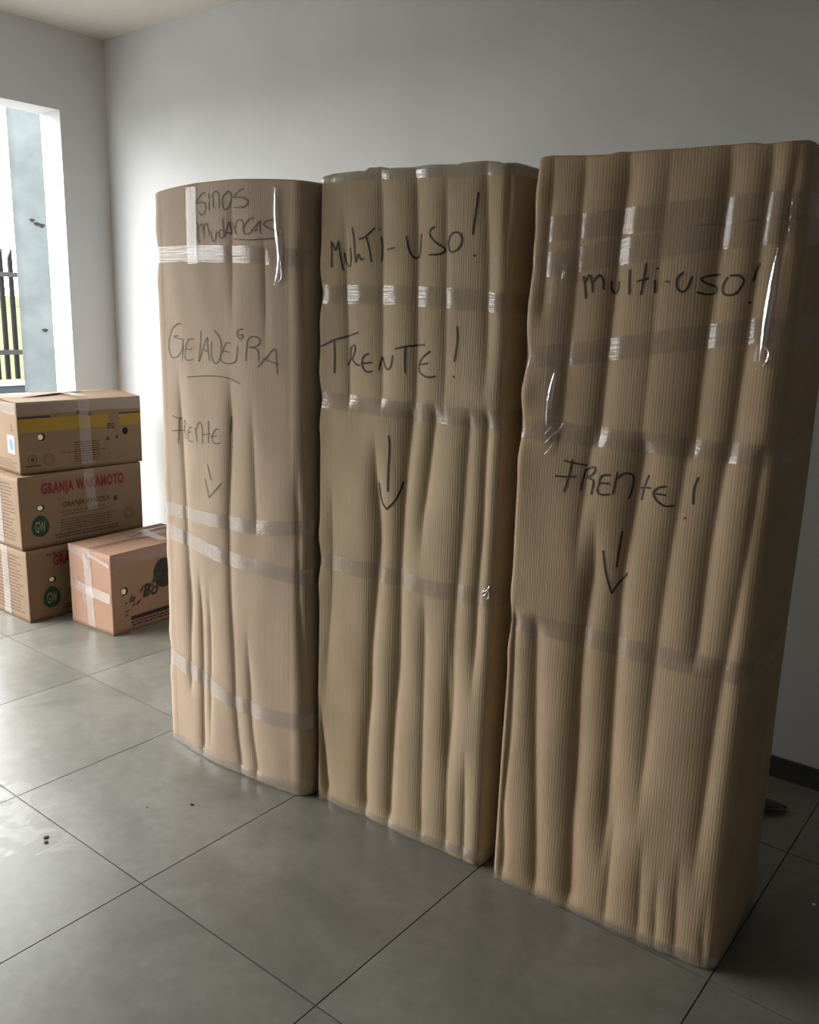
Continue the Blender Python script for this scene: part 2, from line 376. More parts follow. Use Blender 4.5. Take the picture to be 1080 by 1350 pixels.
CREASES = [  # box, depth, left width, right width, line as (x, z)
    (1, 0.0045, 0.012, 0.02, [(-0.452,1.108),(-0.444,0.883),(-0.438,0.807),(-0.437,0.676),(-0.435,0.493)]),
    (1, 0.0055, 0.012, 0.024, [(-0.222,1.105),(-0.232,0.913),(-0.24,0.839),(-0.238,0.715),(-0.239,0.54),(-0.231,0.427),(-0.229,0.266),(-0.223,0.141),(-0.203,0.008)]),
    (1, 0.0035, 0.015, 0.02, [(-0.14,1.044),(-0.137,0.927),(-0.132,0.803)]),
    (1, 0.0045, 0.01, 0.016, [(0.006,0.902),(0.011,0.763),(0.012,0.6),(0.018,0.543),(0.036,0.297),(0.041,0.195)]),
    (1, 0.006, 0.01, 0.018, [(-0.377,0.518),(-0.374,0.333),(-0.381,0.162),(-0.379,-0.006)]),
    (1, 0.004, 0.01, 0.014, [(-0.333,0.48),(-0.335,0.316),(-0.339,0.164)]),
    (1, 0.004, 0.01, 0.014, [(-0.429,0.533),(-0.435,0.399),(-0.436,0.23)]),
    (1, 0.0045, 0.012, 0.018, [(-0.171,0.374),(-0.163,0.275),(-0.167,0.176),(-0.14,0.043)]),
    (1, 0.003, 0.016, 0.024, [(-0.206,1.621),(-0.208,1.441)]),
    (1, 0.003, 0.012, 0.02, [(-0.094,1.534),(-0.091,1.386)]),
    (1, 0.0045, 0.008, 0.012, [(0.026,1.556),(0.026,1.418)]),
    (2, 0.005, 0.018, 0.026, [(0.136,1.534),(0.146,1.359),(0.155,1.179)]),
    (2, 0.005, 0.02, 0.026, [(0.242,1.71),(0.249,1.521),(0.259,1.188)]),
    (2, 0.0065, 0.018, 0.026, [(0.34,1.713),(0.352,1.52),(0.359,1.261),(0.357,1.169)]),
    (2, 0.0045, 0.018, 0.022, [(0.429,1.641),(0.436,1.419),(0.441,1.24)]),
    (2, 0.006, 0.018, 0.022, [(0.53,1.668),(0.544,1.518),(0.552,1.298)]),
    (2, 0.006, 0.008, 0.012, [(0.592,1.714),(0.591,1.619)]),
    (2, 0.011, 0.022, 0.026, [(0.348,1.146),(0.333,1.013),(0.326,0.897),(0.321,0.718),(0.326,0.447),(0.319,0.43),(0.313,0.233),(0.309,0.003)]),
    (2, 0.008, 0.018, 0.022, [(0.415,1.155),(0.398,0.977),(0.388,0.902)]),
    (2, 0.007, 0.018, 0.024, [(0.514,1.149),(0.509,1.037),(0.508,0.928),(0.502,0.787),(0.496,0.699),(0.501,0.499),(0.494,0.514),(0.493,0.329)]),
    (2, 0.008, 0.014, 0.018, [(0.56,1.158),(0.559,1.054),(0.562,0.882),(0.555,0.713),(0.558,0.592)]),
    (2, 0.01, 0.02, 0.024, [(0.238,0.983),(0.259,0.826),(0.249,0.703),(0.24,0.576),(0.24,0.421),(0.232,0.437),(0.224,0.235),(0.22,0.061),(0.233,-0.001)]),
    (2, 0.004, 0.018, 0.024, [(0.098,0.859),(0.105,0.671),(0.086,0.436)]),
    (2, 0.01, 0.01, 0.016, [(0.066,0.208),(0.076,0.112),(0.092,-0.005)]),
    (2, 0.006, 0.018, 0.022, [(0.405,0.61),(0.411,0.268),(0.414,0.105),(0.423,0.005)]),
    (2, 0.005, 0.014, 0.018, [(0.483,0.48),(0.491,0.201),(0.498,0.004)]),
    (2, 0.005, 0.012, 0.016, [(0.548,0.224),(0.554,0.007)]),
    (3, 0.005, 0.018, 0.022, [(0.77,1.695),(0.765,1.576),(0.764,1.416),(0.754,1.231),(0.754,1.147)]),
    (3, 0.0095, 0.02, 0.026, [(0.862,1.702),(0.856,1.618),(0.851,1.534),(0.847,1.389),(0.841,1.238),(0.841,1.154)]),
    (3, 0.009, 0.022, 0.026, [(1.056,1.693),(1.053,1.582),(1.048,1.449),(1.043,1.339),(1.04,1.152)]),
    (3, 0.0085, 0.018, 0.024, [(1.128,1.679),(1.126,1.58),(1.122,1.476),(1.118,1.343),(1.112,1.152)]),
    (3, 0.006, 0.014, 0.02, [(1.173,1.688),(1.169,1.603),(1.165,1.487),(1.163,1.372)]),
    (3, 0.003, 0.02, 0.03, [(0.944,1.678),(0.941,1.532),(0.938,1.305),(0.934,1.155)]),
    (3, 0.004, 0.01, 0.014, [(0.701,1.7),(0.695,1.596),(0.694,1.415)]),
    (3, 0.011, 0.024, 0.028, [(0.941,1.136),(0.936,1.068),(0.926,0.954),(0.916,0.849),(0.918,0.745),(0.918,0.637),(0.924,0.453),(0.929,0.261)]),
    (3, 0.005, 0.016, 0.022, [(0.827,1.139),(0.819,1.038),(0.812,0.94)]),
    (3, 0.006, 0.02, 0.028, [(1.029,1.138),(1.026,1.068),(1.019,0.971),(1.009,0.802),(1.006,0.627),(1.005,0.407)]),
    (3, 0.008, 0.02, 0.024, [(1.106,1.138),(1.1,1.048),(1.093,0.94),(1.093,0.822),(1.091,0.721)]),
    (3, 0.007, 0.02, 0.024, [(1.175,1.144),(1.174,1.054),(1.167,0.936),(1.158,0.825),(1.152,0.732),(1.146,0.65),(1.143,0.531),(1.139,0.321)]),
    (3, 0.012, 0.024, 0.026, [(0.852,0.863),(0.841,0.761),(0.838,0.613),(0.842,0.462),(0.847,0.307),(0.849,0.19),(0.843,0.204),(0.855,0.011)]),
    (3, 0.008, 0.018, 0.022, [(0.724,0.695),(0.732,0.504),(0.758,0.154),(0.757,0.166),(0.766,0.002)]),
    (3, 0.005, 0.01, 0.012, [(0.669,0.704),(0.676,0.405),(0.681,0.121),(0.663,0.161),(0.673,0.015)]),
    (3, 0.0045, 0.016, 0.02, [(0.948,0.229),(0.948,0.084),(0.948,0.016)]),
    (3, 0.0045, 0.014, 0.018, [(1.023,0.166),(1.029,0.018)]),
    (3, 0.004, 0.012, 0.016, [(1.064,0.108),(1.07,0.013)]),
    (3, 0.004, 0.012, 0.016, [(1.107,0.162),(1.115,0.024)]),
    (3, 0.004, 0.008, 0.01, [(1.172,0.081),(1.178,0.02)]),
]
TAPES = [  # box, direction, width, centre line as (x, z)
    (1, 'h', 0.044, [(-0.555,1.531),(-0.382,1.533),(-0.132,1.526),(0.041,1.514)]),
    (1, 'v', 0.042, [(-0.364,1.718),(-0.366,1.601),(-0.363,1.505)]),
    (1, 'h', 0.04, [(-0.556,0.784),(-0.38,0.785),(-0.146,0.792),(0.063,0.815)]),
    (1, 'h', 0.044, [(-0.553,0.715),(-0.383,0.701),(-0.246,0.684),(-0.148,0.679),(0.063,0.672)]),
    (1, 'h', 0.048, [(-0.545,0.303),(-0.375,0.272),(-0.228,0.237),(-0.107,0.232),(0.037,0.24)]),
    (1, 'h', 0.03, [(-0.528,0.016),(-0.37,0.019),(-0.209,0.021),(-0.042,0.03),(0.043,0.041)]),
    (1, 'v', 0.024, [(-0.053,1.691),(-0.049,1.591),(-0.041,1.526),(-0.053,1.453)]),
    (2, 'h', 0.026, [(0.05,1.71),(0.239,1.71),(0.374,1.706),(0.594,1.7)]),
    (2, 'h', 0.046, [(0.053,1.431),(0.294,1.432),(0.473,1.426),(0.596,1.418)]),
    (2, 'h', 0.044, [(0.057,1.165),(0.203,1.16),(0.397,1.157),(0.612,1.157)]),
    (2, 'h', 0.044, [(0.058,0.725),(0.24,0.727),(0.415,0.721),(0.617,0.731)]),
    (2, 'h', 0.028, [(0.052,0.005),(0.235,0.009),(0.418,0.018),(0.618,0.035)]),
    (3, 'h', 0.05, [(0.671,1.569),(0.873,1.584),(1.024,1.595),(1.16,1.602)]),
    (3, 'h', 0.05, [(0.669,1.496),(0.878,1.527),(1.029,1.549),(1.165,1.561)]),
    (3, 'h', 0.046, [(0.673,1.307),(0.807,1.323),(0.971,1.353),(1.139,1.379),(1.2,1.382)]),
    (3, 'h', 0.042, [(0.662,1.149),(0.821,1.148),(0.991,1.146),(1.176,1.145)]),
    (3, 'h', 0.046, [(0.658,0.693),(0.751,0.702),(0.942,0.695),(1.112,0.7),(1.203,0.702)]),
    (3, 'h', 0.026, [(0.646,0.005),(0.863,0.003),(1.054,0.014),(1.192,0.029)]),
    (3, 'v', 0.044, [(0.73,1.506),(0.729,1.374),(0.727,1.261),(0.73,1.116)]),
    (3, 'v', 0.03, [(1.158,1.528),(1.155,1.442),(1.152,1.374),(1.15,1.322)]),
]

# ------------------------------------------------------------------ the room
def struct(name, mb, mat): return tag(mb.build(name, mat), kind='structure')
TH = .174
struct('wall_back', MB().box((WALL_X - TH, WALL_Y, -.02), (ROOM_X1 + TH, WALL_Y + .15, CEIL + .12)), M['wall'])
lw = MB()
lw.box((WALL_X - TH, OPEN_Y1, -.02), (WALL_X, WALL_Y, CEIL + .12))
lw.box((WALL_X - TH, OPEN_Y0, OPEN_H), (WALL_X, OPEN_Y1, CEIL + .12))
lw.box((WALL_X - TH, ROOM_Y0, -.02), (WALL_X, OPEN_Y0, CEIL + .12))
struct('wall_left', lw, M['wall'])
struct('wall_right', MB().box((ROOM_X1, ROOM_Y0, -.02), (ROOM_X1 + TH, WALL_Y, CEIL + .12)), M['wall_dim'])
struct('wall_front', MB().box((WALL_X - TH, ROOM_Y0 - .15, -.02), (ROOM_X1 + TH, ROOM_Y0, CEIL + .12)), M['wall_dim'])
struct('ceiling', MB().box((WALL_X, ROOM_Y0, CEIL), (ROOM_X1, WALL_Y, CEIL + .12)), M['ceiling'])
floor = struct('floor', MB().box((WALL_X - TH, ROOM_Y0, -.06), (ROOM_X1, WALL_Y, -.002)), M['grout'])

GAP = .0032
tmb = MB().box((0, 0, -.010), (1, 1, 0))
proto = None
def tile_piece(x0, x1, y0, y1):
    global proto
    w_, d_ = x1 - x0 - GAP, y1 - y0 - GAP
    key = (round(w_, 4), round(d_, 4))
    if key not in tile_cache:
        b = MB().box((0, 0, -.010), (w_, d_, 0))
        o = b.build('tile', M['tile'], floor, bevel=0)
        tile_cache[key] = o.data
    else:
        o = link(bpy.data.objects.new('tile', tile_cache[key]), floor)
    o.location = (x0 + GAP / 2, y0 + GAP / 2, 0)
tile_cache = {}
xs = [WALL_X] + [k * T for k in range(-4, 12) if WALL_X < k * T < ROOM_X1] + [ROOM_X1]
ys = [ROOM_Y0] + [k * T for k in range(-12, 3) if ROOM_Y0 < k * T < WALL_Y] + [WALL_Y]
for i in range(len(xs) - 1):
    for j in range(len(ys) - 1):
        tile_piece(xs[i], xs[i + 1], ys[j], ys[j + 1])
b = MB().box((WALL_X - TH, OPEN_Y0, -.010), (WALL_X - .002, OPEN_Y1, -.0005)).build('threshold_slab', M['paving'], floor)

bb = struct('baseboard_back', MB().box((WALL_X, WALL_Y - .004, 0), (ROOM_X1, WALL_Y, .066)), M['grout'])
for i in range(len(xs) - 1):
    if xs[i + 1] - xs[i] < .05: continue
    MB().box((xs[i] + .001, WALL_Y - .012, .0005), (xs[i + 1] - .001, WALL_Y - .003, .068)).build('skirting_tile', M['skirt'], bb)
bl = struct('baseboard_left', MB().box((WALL_X, OPEN_Y1, 0), (WALL_X + .004, WALL_Y - .012, .066)), M['grout'])
MB().box((WALL_X + .003, OPEN_Y1 + .001, .0005), (WALL_X + .012, WALL_Y - .013, .068)).build('skirting_tile', M['skirt'], bl)
br = struct('baseboard_right', MB().box((ROOM_X1 - .004, ROOM_Y0, 0), (ROOM_X1, WALL_Y - .012, .066)), M['grout'])
for j in range(len(ys) - 1):
    MB().box((ROOM_X1 - .012, ys[j] + .001, .0005), (ROOM_X1 - .003, min(ys[j + 1], WALL_Y - .013) - .001, .068)).build('skirting_tile', M['skirt'], br)

# ------------------------------------------------------------------ outside the opening
struct('outdoor_paving', MB().box((-9.0, -14, -.16), (WALL_X - TH, 16, -.011)), M['paving'])
struct('grass_field', MB().box((-160, -120, -.9), (-9.0, 160, -.05)), M['grass'])
# low hill line at the horizon
hv, hf = [], []
for k in range(41):
    y = -60 + k * 5
    h = .9 + .5 * math.sin(k * .7) + .3 * math.sin(k * 1.9 + 1)
    hv += [(-120, y, -1), (-125, y, h), (-150, y, h + .6), (-155, y, -1)]
    if k: 
        a = 4 * k
        for q in range(3): hf.append((a - 4 + q, a + q, a + q + 1, a - 3 + q))
tag(mesh_obj('distant_hills', hv, hf, M['grass'], smooth=True), kind='structure')
FX = -7.4
CX = -4.9
colm = tag(empty('concrete_column', (CX + .02, 2.77, -.02), math.radians(-28)), 'pale grey plastered concrete column outside the opening, standing before the fence', 'column')
vv, ff = [], []
rng = random.Random(4)
N1, N2 = 14, 70
Wc, Hc, Dc = .62, 4.0, .3
def ring(z, k):
    pts = []
    for (xa, ya), (xb, yb) in zip(((Dc / 2, -.33), (Dc / 2, .33), (-Dc / 2, .33), (-Dc / 2, -.33)), ((Dc / 2, .33), (-Dc / 2, .33), (-Dc / 2, -.33), (Dc / 2, -.33))):
        for q in range(N1):
            t = q / N1
            pts.append((xa + (xb - xa) * t + rng.uniform(-.001, .001), ya + (yb - ya) * t + rng.uniform(-.001, .001), z))
    return pts
for k in range(N2 + 1):
    vv += ring(Hc * k / N2, k)
n1 = 4 * N1
for k in range(N2):
    for q in range(n1):
        ff.append((k * n1 + q, k * n1 + (q + 1) % n1, (k + 1) * n1 + (q + 1) % n1, (k + 1) * n1 + q))
ff.append(tuple(range(N2 * n1, (N2 + 1) * n1)))
mesh_obj('shaft', vv, ff, M['concrete'], colm, smooth=True)
for (yy, zz, s) in ((-.20, 1.99, .035), (-.17, 1.965, .04), (-.135, 1.955, .045), (-.16, 1.18, .04)):
    pts = [(Dc / 2 + .006, yy + s * .5 * math.cos(a) * (1 + .3 * math.sin(3 * a)), zz + s * .32 * math.sin(a)) for a in [2 * math.pi * i / 10 for i in range(10)]]
    MB().poly(pts).build('chipped_spot', M['hole'], colm)

fen = tag(empty('garden_fence', (FX, 2.2, 0)), 'dark metal picket fence with slanted tips on a low grey wall', 'fence')
MB().box((-.09, -9, -.02), (.09, 1.55, .50)).build('base_wall', M['base'], fen, bevel=.008)
MB().box((-.11, -9, .50), (.11, 1.55, .535)).build('coping', M['paving'], fen)
pk = MB()
p0 = [(-.018, -.02), (.018, -.02), (.018, .02), (-.018, .02)]
pv = [(x, y, .56) for x, y in p0] + [(x, y, 1.80 + (y + .02) * 2.2) for x, y in p0]
pf = [(0, 3, 2, 1), (4, 5, 6, 7), (0, 1, 5, 4), (1, 2, 6, 5), (2, 3, 7, 6), (3, 0, 4, 7)]
pick = None
for k in range(40):
    y = 1.47 - k * .103
    if pick is None:
        o = mesh_obj('picket', pv, pf, M['fence'], fen); pick = o
    else:
        o = link(bpy.data.objects.new('picket', pick.data), fen)
    o.location = (0, y, 0)
for z in (1.63, .84):
    MB().box((.018, -9, z - .025), (.036, 1.56, z + .025)).build('rail', M['rail'], fen)

# ------------------------------------------------------------------ wrapped boxes
def catmull(pts, step):
    P = np.asarray(pts, float)
    if len(P) == 2:
        n = max(2, int(np.linalg.norm(P[1] - P[0]) / step) + 1)
        t = np.linspace(0, 1, n)[:, None]; return P[0] * (1 - t) + P[1] * t
    Q = np.vstack([2 * P[0] - P[1], P, 2 * P[-1] - P[-2]]); out = []
    for i in range(1, len(Q) - 2):
        p0, p1, p2, p3 = Q[i - 1], Q[i], Q[i + 1], Q[i + 2]
        n = max(2, int(np.linalg.norm(p2 - p1) / step) + 1)
        t = np.linspace(0, 1, n, endpoint=False)[:, None]
        out.append(.5 * (2 * p1 + (p2 - p0) * t + (2 * p0 - 5 * p1 + 4 * p2 - p3) * t ** 2 + (3 * p1 - p0 - 3 * p2 + p3) * t ** 3))
    out.append(P[-1:]); return np.vstack(out)

def smooth01(a, b, x):
    t = np.clip((x - a) / (b - a), 0, 1); return t * t * (3 - 2 * t)

class Wrap:
    """A cardboard skin around a rounded footprint: S(arc, z) is a point of it."""
    def __init__(s, corners, radii, height, bow=0.0, top_x=None, top_dx=(0, 0), step=.0035, side_step=.015, creases=(), cinch=(), seed=0, wob=.0015, hem=.005, round_top=.007):
        s.H = height; s.cre = []
        for (d, wl, wr_, ln) in creases:                              # even out each crease line
            ln = np.asarray(ln); ln = ln[np.argsort(ln[:, 1])]
            g = np.linspace(ln[0, 1], ln[-1, 1], 61); xg = np.interp(g, ln[:, 1], ln[:, 0]); sg = .045 / max(g[1] - g[0], 1e-4)
            k_ = np.exp(-.5 * (np.arange(-30, 31) / sg) ** 2); k_ /= k_.sum()
            lin = np.linspace(xg[0], xg[-1], 61); xs2 = lin + np.convolve(np.concatenate([np.zeros(30), xg - lin, np.zeros(30)]), k_, 'valid')
            s.cre.append((d, wl, wr_, np.stack([xs2, g], 1)))
        s.cinch = cinch; s.top_dx = top_dx; s.wob = wob; s.hem = hem; s.rt = round_top; s.hard = [q[1] for q in cinch]
        s.rng = np.random.RandomState(seed); s.ph = s.rng.uniform(0, 6.28, 12)
        FL, FR, BR, BL = [np.array(c, float) for c in corners]
        cs = [FL, FR, BR, BL]; pts = []
        def fil(i):
            c = cs[i]; a = cs[i - 1] - c; b = cs[(i + 1) % 4] - c; r = radii[i]
            a /= np.linalg.norm(a); b /= np.linalg.norm(b)
            return c + a * r, c, c + b * r
        ev = [fil(i) for i in range(4)]
        for i in range(4):
            p, c, q = ev[i]; n = 14 if radii[i] > .012 else 5
            for k in range(n): 
                t = k / n; pts.append((1 - t) ** 2 * p + 2 * t * (1 - t) * c + t * t * q)
            p2 = ev[(i + 1) % 4][0]; L = np.linalg.norm(p2 - q); st = step if i == 0 else side_step
            n = max(3, int(L / st)); d = (p2 - q) / L; nn = np.array([d[1], -d[0]])
            for k in range(n):
                t = k / n
                pts.append(q + (p2 - q) * t + (nn * bow * 4 * t * (1 - t) if i == 0 else 0))
        P = np.array(pts); s.P = P; n = len(P)
        tg = np.roll(P, -1, 0) - np.roll(P, 1, 0); tg /= np.linalg.norm(tg, axis=1)[:, None]
        s.Nr = np.stack([tg[:, 1], -tg[:, 0]], 1)
        seg = np.linalg.norm(np.roll(P, -1, 0) - P, axis=1)
        s.arc = np.concatenate([[0], np.cumsum(seg)]); s.L = s.arc[-1]
        s.Pw = np.vstack([P, P[:1]]); s.Nw = np.vstack([s.Nr, s.Nr[:1]])
        fx = int(np.argmax(P[:, 0] * 1.0 - 100 * (np.arange(n) > n * .6)))
        s.fr_idx = fx
        s.x0, s.x1 = P[:, 0].min(), P[:, 0].max()
        s.top = None if top_x is None else np.array(top_x)
        s.cen = P.mean(0)
        # arcs of the four corners
        s.carc = [s.at_point(ev[i][1]) for i in range(4)]
    def at_point(s, q):
        return s.arc[int(np.argmin(np.linalg.norm(s.P - q, axis=1)))]
    def arc_of_x(s, x, z):
        """front arc position whose point at height z has the given x"""
        k = z / s.H; xl = s.x0 + s.top_dx[0] * k; xr = s.x1 + s.top_dx[1] * k
        xn = s.x0 + (x - xl) / (xr - xl) * (s.x1 - s.x0)
        i = s.fr_idx
        return np.interp(xn, s.P[:i + 1, 0], s.arc[:i + 1])
    def ztop(s, a):
        if s.top is None: return np.full(np.shape(a), s.H)
        x = np.interp(a, s.arc, s.Pw[:, 0]); return np.interp(x, s.top[:, 0], s.top[:, 1])
    def S(s, a, z, off=0.0, zlim=True):
        a = np.asarray(a, float) % s.L; z = np.asarray(z, float)
        x = np.interp(a, s.arc, s.Pw[:, 0]); y = np.interp(a, s.arc, s.Pw[:, 1])
        nx = np.interp(a, s.arc, s.Nw[:, 0]); ny = np.interp(a, s.arc, s.Nw[:, 1])
        nl = np.sqrt(nx * nx + ny * ny) + 1e-9; nx, ny = nx / nl, ny / nl
        k = z / s.H; xl = s.x0 + s.top_dx[0] * k; xr = s.x1 + s.top_dx[1] * k
        xx = xl + (x - s.x0) / (s.x1 - s.x0) * (xr - xl)
        fm = smooth01(.25, .9, -ny)                                   # 1 on the front, fading round the corners
        h = np.zeros(np.broadcast(a, z).shape)
        ends = (.25 + .75 * smooth01(.0, .05, z)) * (1 - .6 * smooth01(s.H - .06, s.H, z))   # flatter at hem and rim
        for (d, wl, wr, ln) in s.cre:
            zz, xs_ = ln[:, 1], ln[:, 0]
            cx = np.interp(z, zz, xs_); dx = xx - cx
            b0 = .05 if any(abs(zz[0] - q_) < .04 for q_ in s.hard) else .16
            b1 = .04 if any(abs(zz[-1] - q_) < .05 for q_ in s.hard) else .14
            fade = np.ones_like(z + 0.0)
            if zz[0] > .06: fade = fade * smooth01(zz[0] - b0, zz[0] + b0 * .4, z)
            if zz[-1] < s.H - .06: fade = fade * (1 - smooth01(zz[-1] - b1 * .4, zz[-1] + b1, z))
            q = np.where(dx < 0, -dx / wl, dx / wr)
            h -= 1.85 * d * fade * ends * np.exp(-(np.sqrt(q * q + .012) - .11)) * fm
        p = s.ph
        h += s.wob * (np.sin(a * 9 + p[0] + z * 1.3) * np.sin(z * 4.1 + p[1]) + .7 * np.sin(a * 23 + p[2] + 2 * np.sin(z * 3 + p[3])) + .35 * np.sin(a * 51 + p[4] + 3 * np.sin(z * 5 + p[5])))
        for (ci, zc, dep) in s.cinch:                                 # tape pulling a corner in
            da = np.abs((a - s.carc[ci] + s.L / 2) % s.L - s.L / 2)
            h -= dep * np.exp(-(da / .022) ** 2) * np.exp(-((z - zc) / .028) ** 2)
            h += dep * .5 * np.exp(-(da / .03) ** 2) * np.exp(-((np.abs(z - zc) - .075) / .03) ** 2)
        h -= s.hem * (1 - smooth01(.0, .032, z))
        zt = s.ztop(a)
        e = np.clip((z - (zt - s.rt)) / s.rt, 0, 1); h -= s.rt * (1 - np.sqrt(1 - e * e * .999))
        h = h + off
        return np.stack([xx + nx * h, y + ny * h, z + 0 * h], -1)
    def build(s, name, mat, parent, nz=200):
        n = len(s.P); t = np.linspace(0, 1, nz + 1)
        t = np.concatenate([t[:-1], 1 - np.array([.004, .0022, .0009, 0])]) if s.rt else t
        t = np.unique(t); o = np.array(parent.location) if parent else np.zeros(3)
        A = s.arc[:-1]; zt = s.ztop(A); rows = []
        for k in t: rows.append(s.S(A, zt * k) - o)
        V = list(rows); UV = [np.stack([A, zt * k], 1) for k in t]
        last = rows[-1]; c = last.mean(0); first = rows[0]; cb = first.mean(0)
        for q in (.94, .6, .02):
            r = c + (last - c) * q; r[:, 2] = last[:, 2] * q + (c[2]) * (1 - q) - .004 * (1 - q)
            V.append(r); UV.append(np.stack([A, zt + (1 - q) * .2], 1))
        low = cb + (first - cb) * .5; V.insert(0, low); UV.insert(0, np.stack([A, 0 * A - .1], 1))
        nr = len(V); verts = np.vstack(V); uv = np.vstack(UV)
        idx = np.arange(nr * n).reshape(nr, n)
        a = idx[:-1]; b = np.roll(a, -1, 1); d = idx[1:]; c2 = np.roll(d, -1, 1)
        # UV wraps badly over the seam at the back left corner only
        faces = np.stack([a, b, c2, d], -1).reshape(-1, 4).tolist()
        faces.append(idx[-1].tolist()); faces.append(idx[0][::-1].tolist())
        return mesh_obj(name, verts, faces, mat, parent, smooth=True, uv=uv)
    def ribbon(s, name, mat, parent, az, width, off, cols=3, ends=0.0, up=None, rnd=0):
        """a strip of given width along the (arc, z) centre line, lying on the skin"""
        az = np.asarray(az); t = np.gradient(az, axis=0); t /= np.linalg.norm(t, axis=1)[:, None] + 1e-12
        nn = np.stack([-t[:, 1], t[:, 0]], 1); o = np.array(parent.location)
        L = np.concatenate([[0], np.cumsum(np.linalg.norm(np.diff(az, axis=0), axis=1))])
        rows, uv = [], []
        rg = np.random.RandomState(rnd)
        jit = rg.uniform(-1, 1, (len(az), 2)) * ends
        for k in range(cols + 1):
            f = k / cols - .5; g = f * width + (jit[:, 0] if k == 0 else jit[:, 1] if k == cols else 0)
            p = az + nn * np.reshape(g, (-1, 1)); z = np.clip(p[:, 1], .001, s.ztop(p[:, 0] % s.L) - .0015)
            rows.append(s.S(p[:, 0], z, off) - o); uv.append(np.stack([L, np.full(len(L), f * width)], 1))
        m = len(az); V = np.vstack(rows); UVv = np.vstack(uv); F = []
        for k in range(cols):
            for i in range(m - 1): F.append((k * m + i, k * m + i + 1, (k + 1) * m + i + 1, (k + 1) * m + i))
        return mesh_obj(name, V, F, mat, parent, smooth=True, uv=UVv)

def lettering(wr, parent, strokes, width, mat, off=.0012):
    width *= .86
    V, F = [], []; o = np.array(parent.location)
    for st in strokes:
        c = catmull(st, .003); 
        if len(c) < 2: continue
        t = np.gradient(c, axis=0); t /= np.linalg.norm(t, axis=1)[:, None] + 1e-12
        e0, e1 = c[0] - t[0] * width * .4, c[-1] + t[-1] * width * .4
        c = np.vstack([e0, c, e1]); t = np.vstack([t[0], t, t[-1]])
        nn = np.stack([-t[:, 1], t[:, 0]], 1); wv = np.full((len(c), 1), width / 2); wv[0] *= .4; wv[-1] *= .4
        b = len(V); m = len(c)
        for sgn in (-1, 0, 1):
            p = c + nn * wv * sgn; a = wr.arc_of_x(p[:, 0], p[:, 1])
            V += [tuple(q) for q in wr.S(a, p[:, 1], off) - o]
        for k in range(2):
            for i in range(m - 1): F.append((b + k * m + i, b + k * m + i + 1, b + (k + 1) * m + i + 1, b + (k + 1) * m + i))
    return mesh_obj('marker_writing', V, F, mat, parent)

BOXES = {
    1: dict(name='wrapped_refrigerator', label='tall cardboard-wrapped refrigerator with bowed front, marked GELADEIRA in thin pen', cat='wrapped appliance',
            corners=((-.574, .503), (.037, .524), (.037, 1.10), (-.574, 1.10)), radii=(.06, .05, .04, .04), height=1.706, bow=.020,
            top=[(-.56, 1.703), (-.48, 1.710), (-.35, 1.716), (-.2, 1.717), (-.05, 1.710), (.04, 1.703)], dx=(0, 0), mat='kraft1', ink='pencil', seed=3),
    2: dict(name='wrapped_cabinet', label='tall cardboard-wrapped cabinet marked MULTI-USO in bold capitals, beside the wrapped refrigerator', cat='wrapped cabinet',
            corners=((.052, .562), (.606, .590), (.606, .95), (.052, .95)), radii=(.016, .030, .03, .03), height=1.716, bow=0.0,
            top=[(.04, 1.712), (.089, 1.719), (.176, 1.721), (.19, 1.719), (.205, 1.727), (.22, 1.726), (.236, 1.727), (.26, 1.722), (.30, 1.721), (.327, 1.72), (.38, 1.722), (.456, 1.718), (.46, 1.716), (.465, 1.72), (.53, 1.721), (.56, 1.717), (.575, 1.713), (.606, 1.714)], dx=(.002, -.006), mat='kraft2', ink='marker', seed=5),
    3: dict(name='wrapped_cabinet', label='tall cardboard-wrapped cabinet marked multi-uso in small letters, its bare side facing the open floor', cat='wrapped cabinet',
            corners=((.648, .582), (1.207, .615), (1.193, .94), (.648, .93)), radii=(.016, .045, .02, .02), height=1.714, bow=0.0,
            top=[(.64, 1.715), (.68, 1.718), (.75, 1.714), (.81, 1.711), (.835, 1.715), (.846, 1.714), (.966, 1.712), (1.1, 1.713), (1.12, 1.709), (1.20, 1.712)], dx=(.014, -.012), mat='kraft3', ink='marker_grey', seed=9),
}
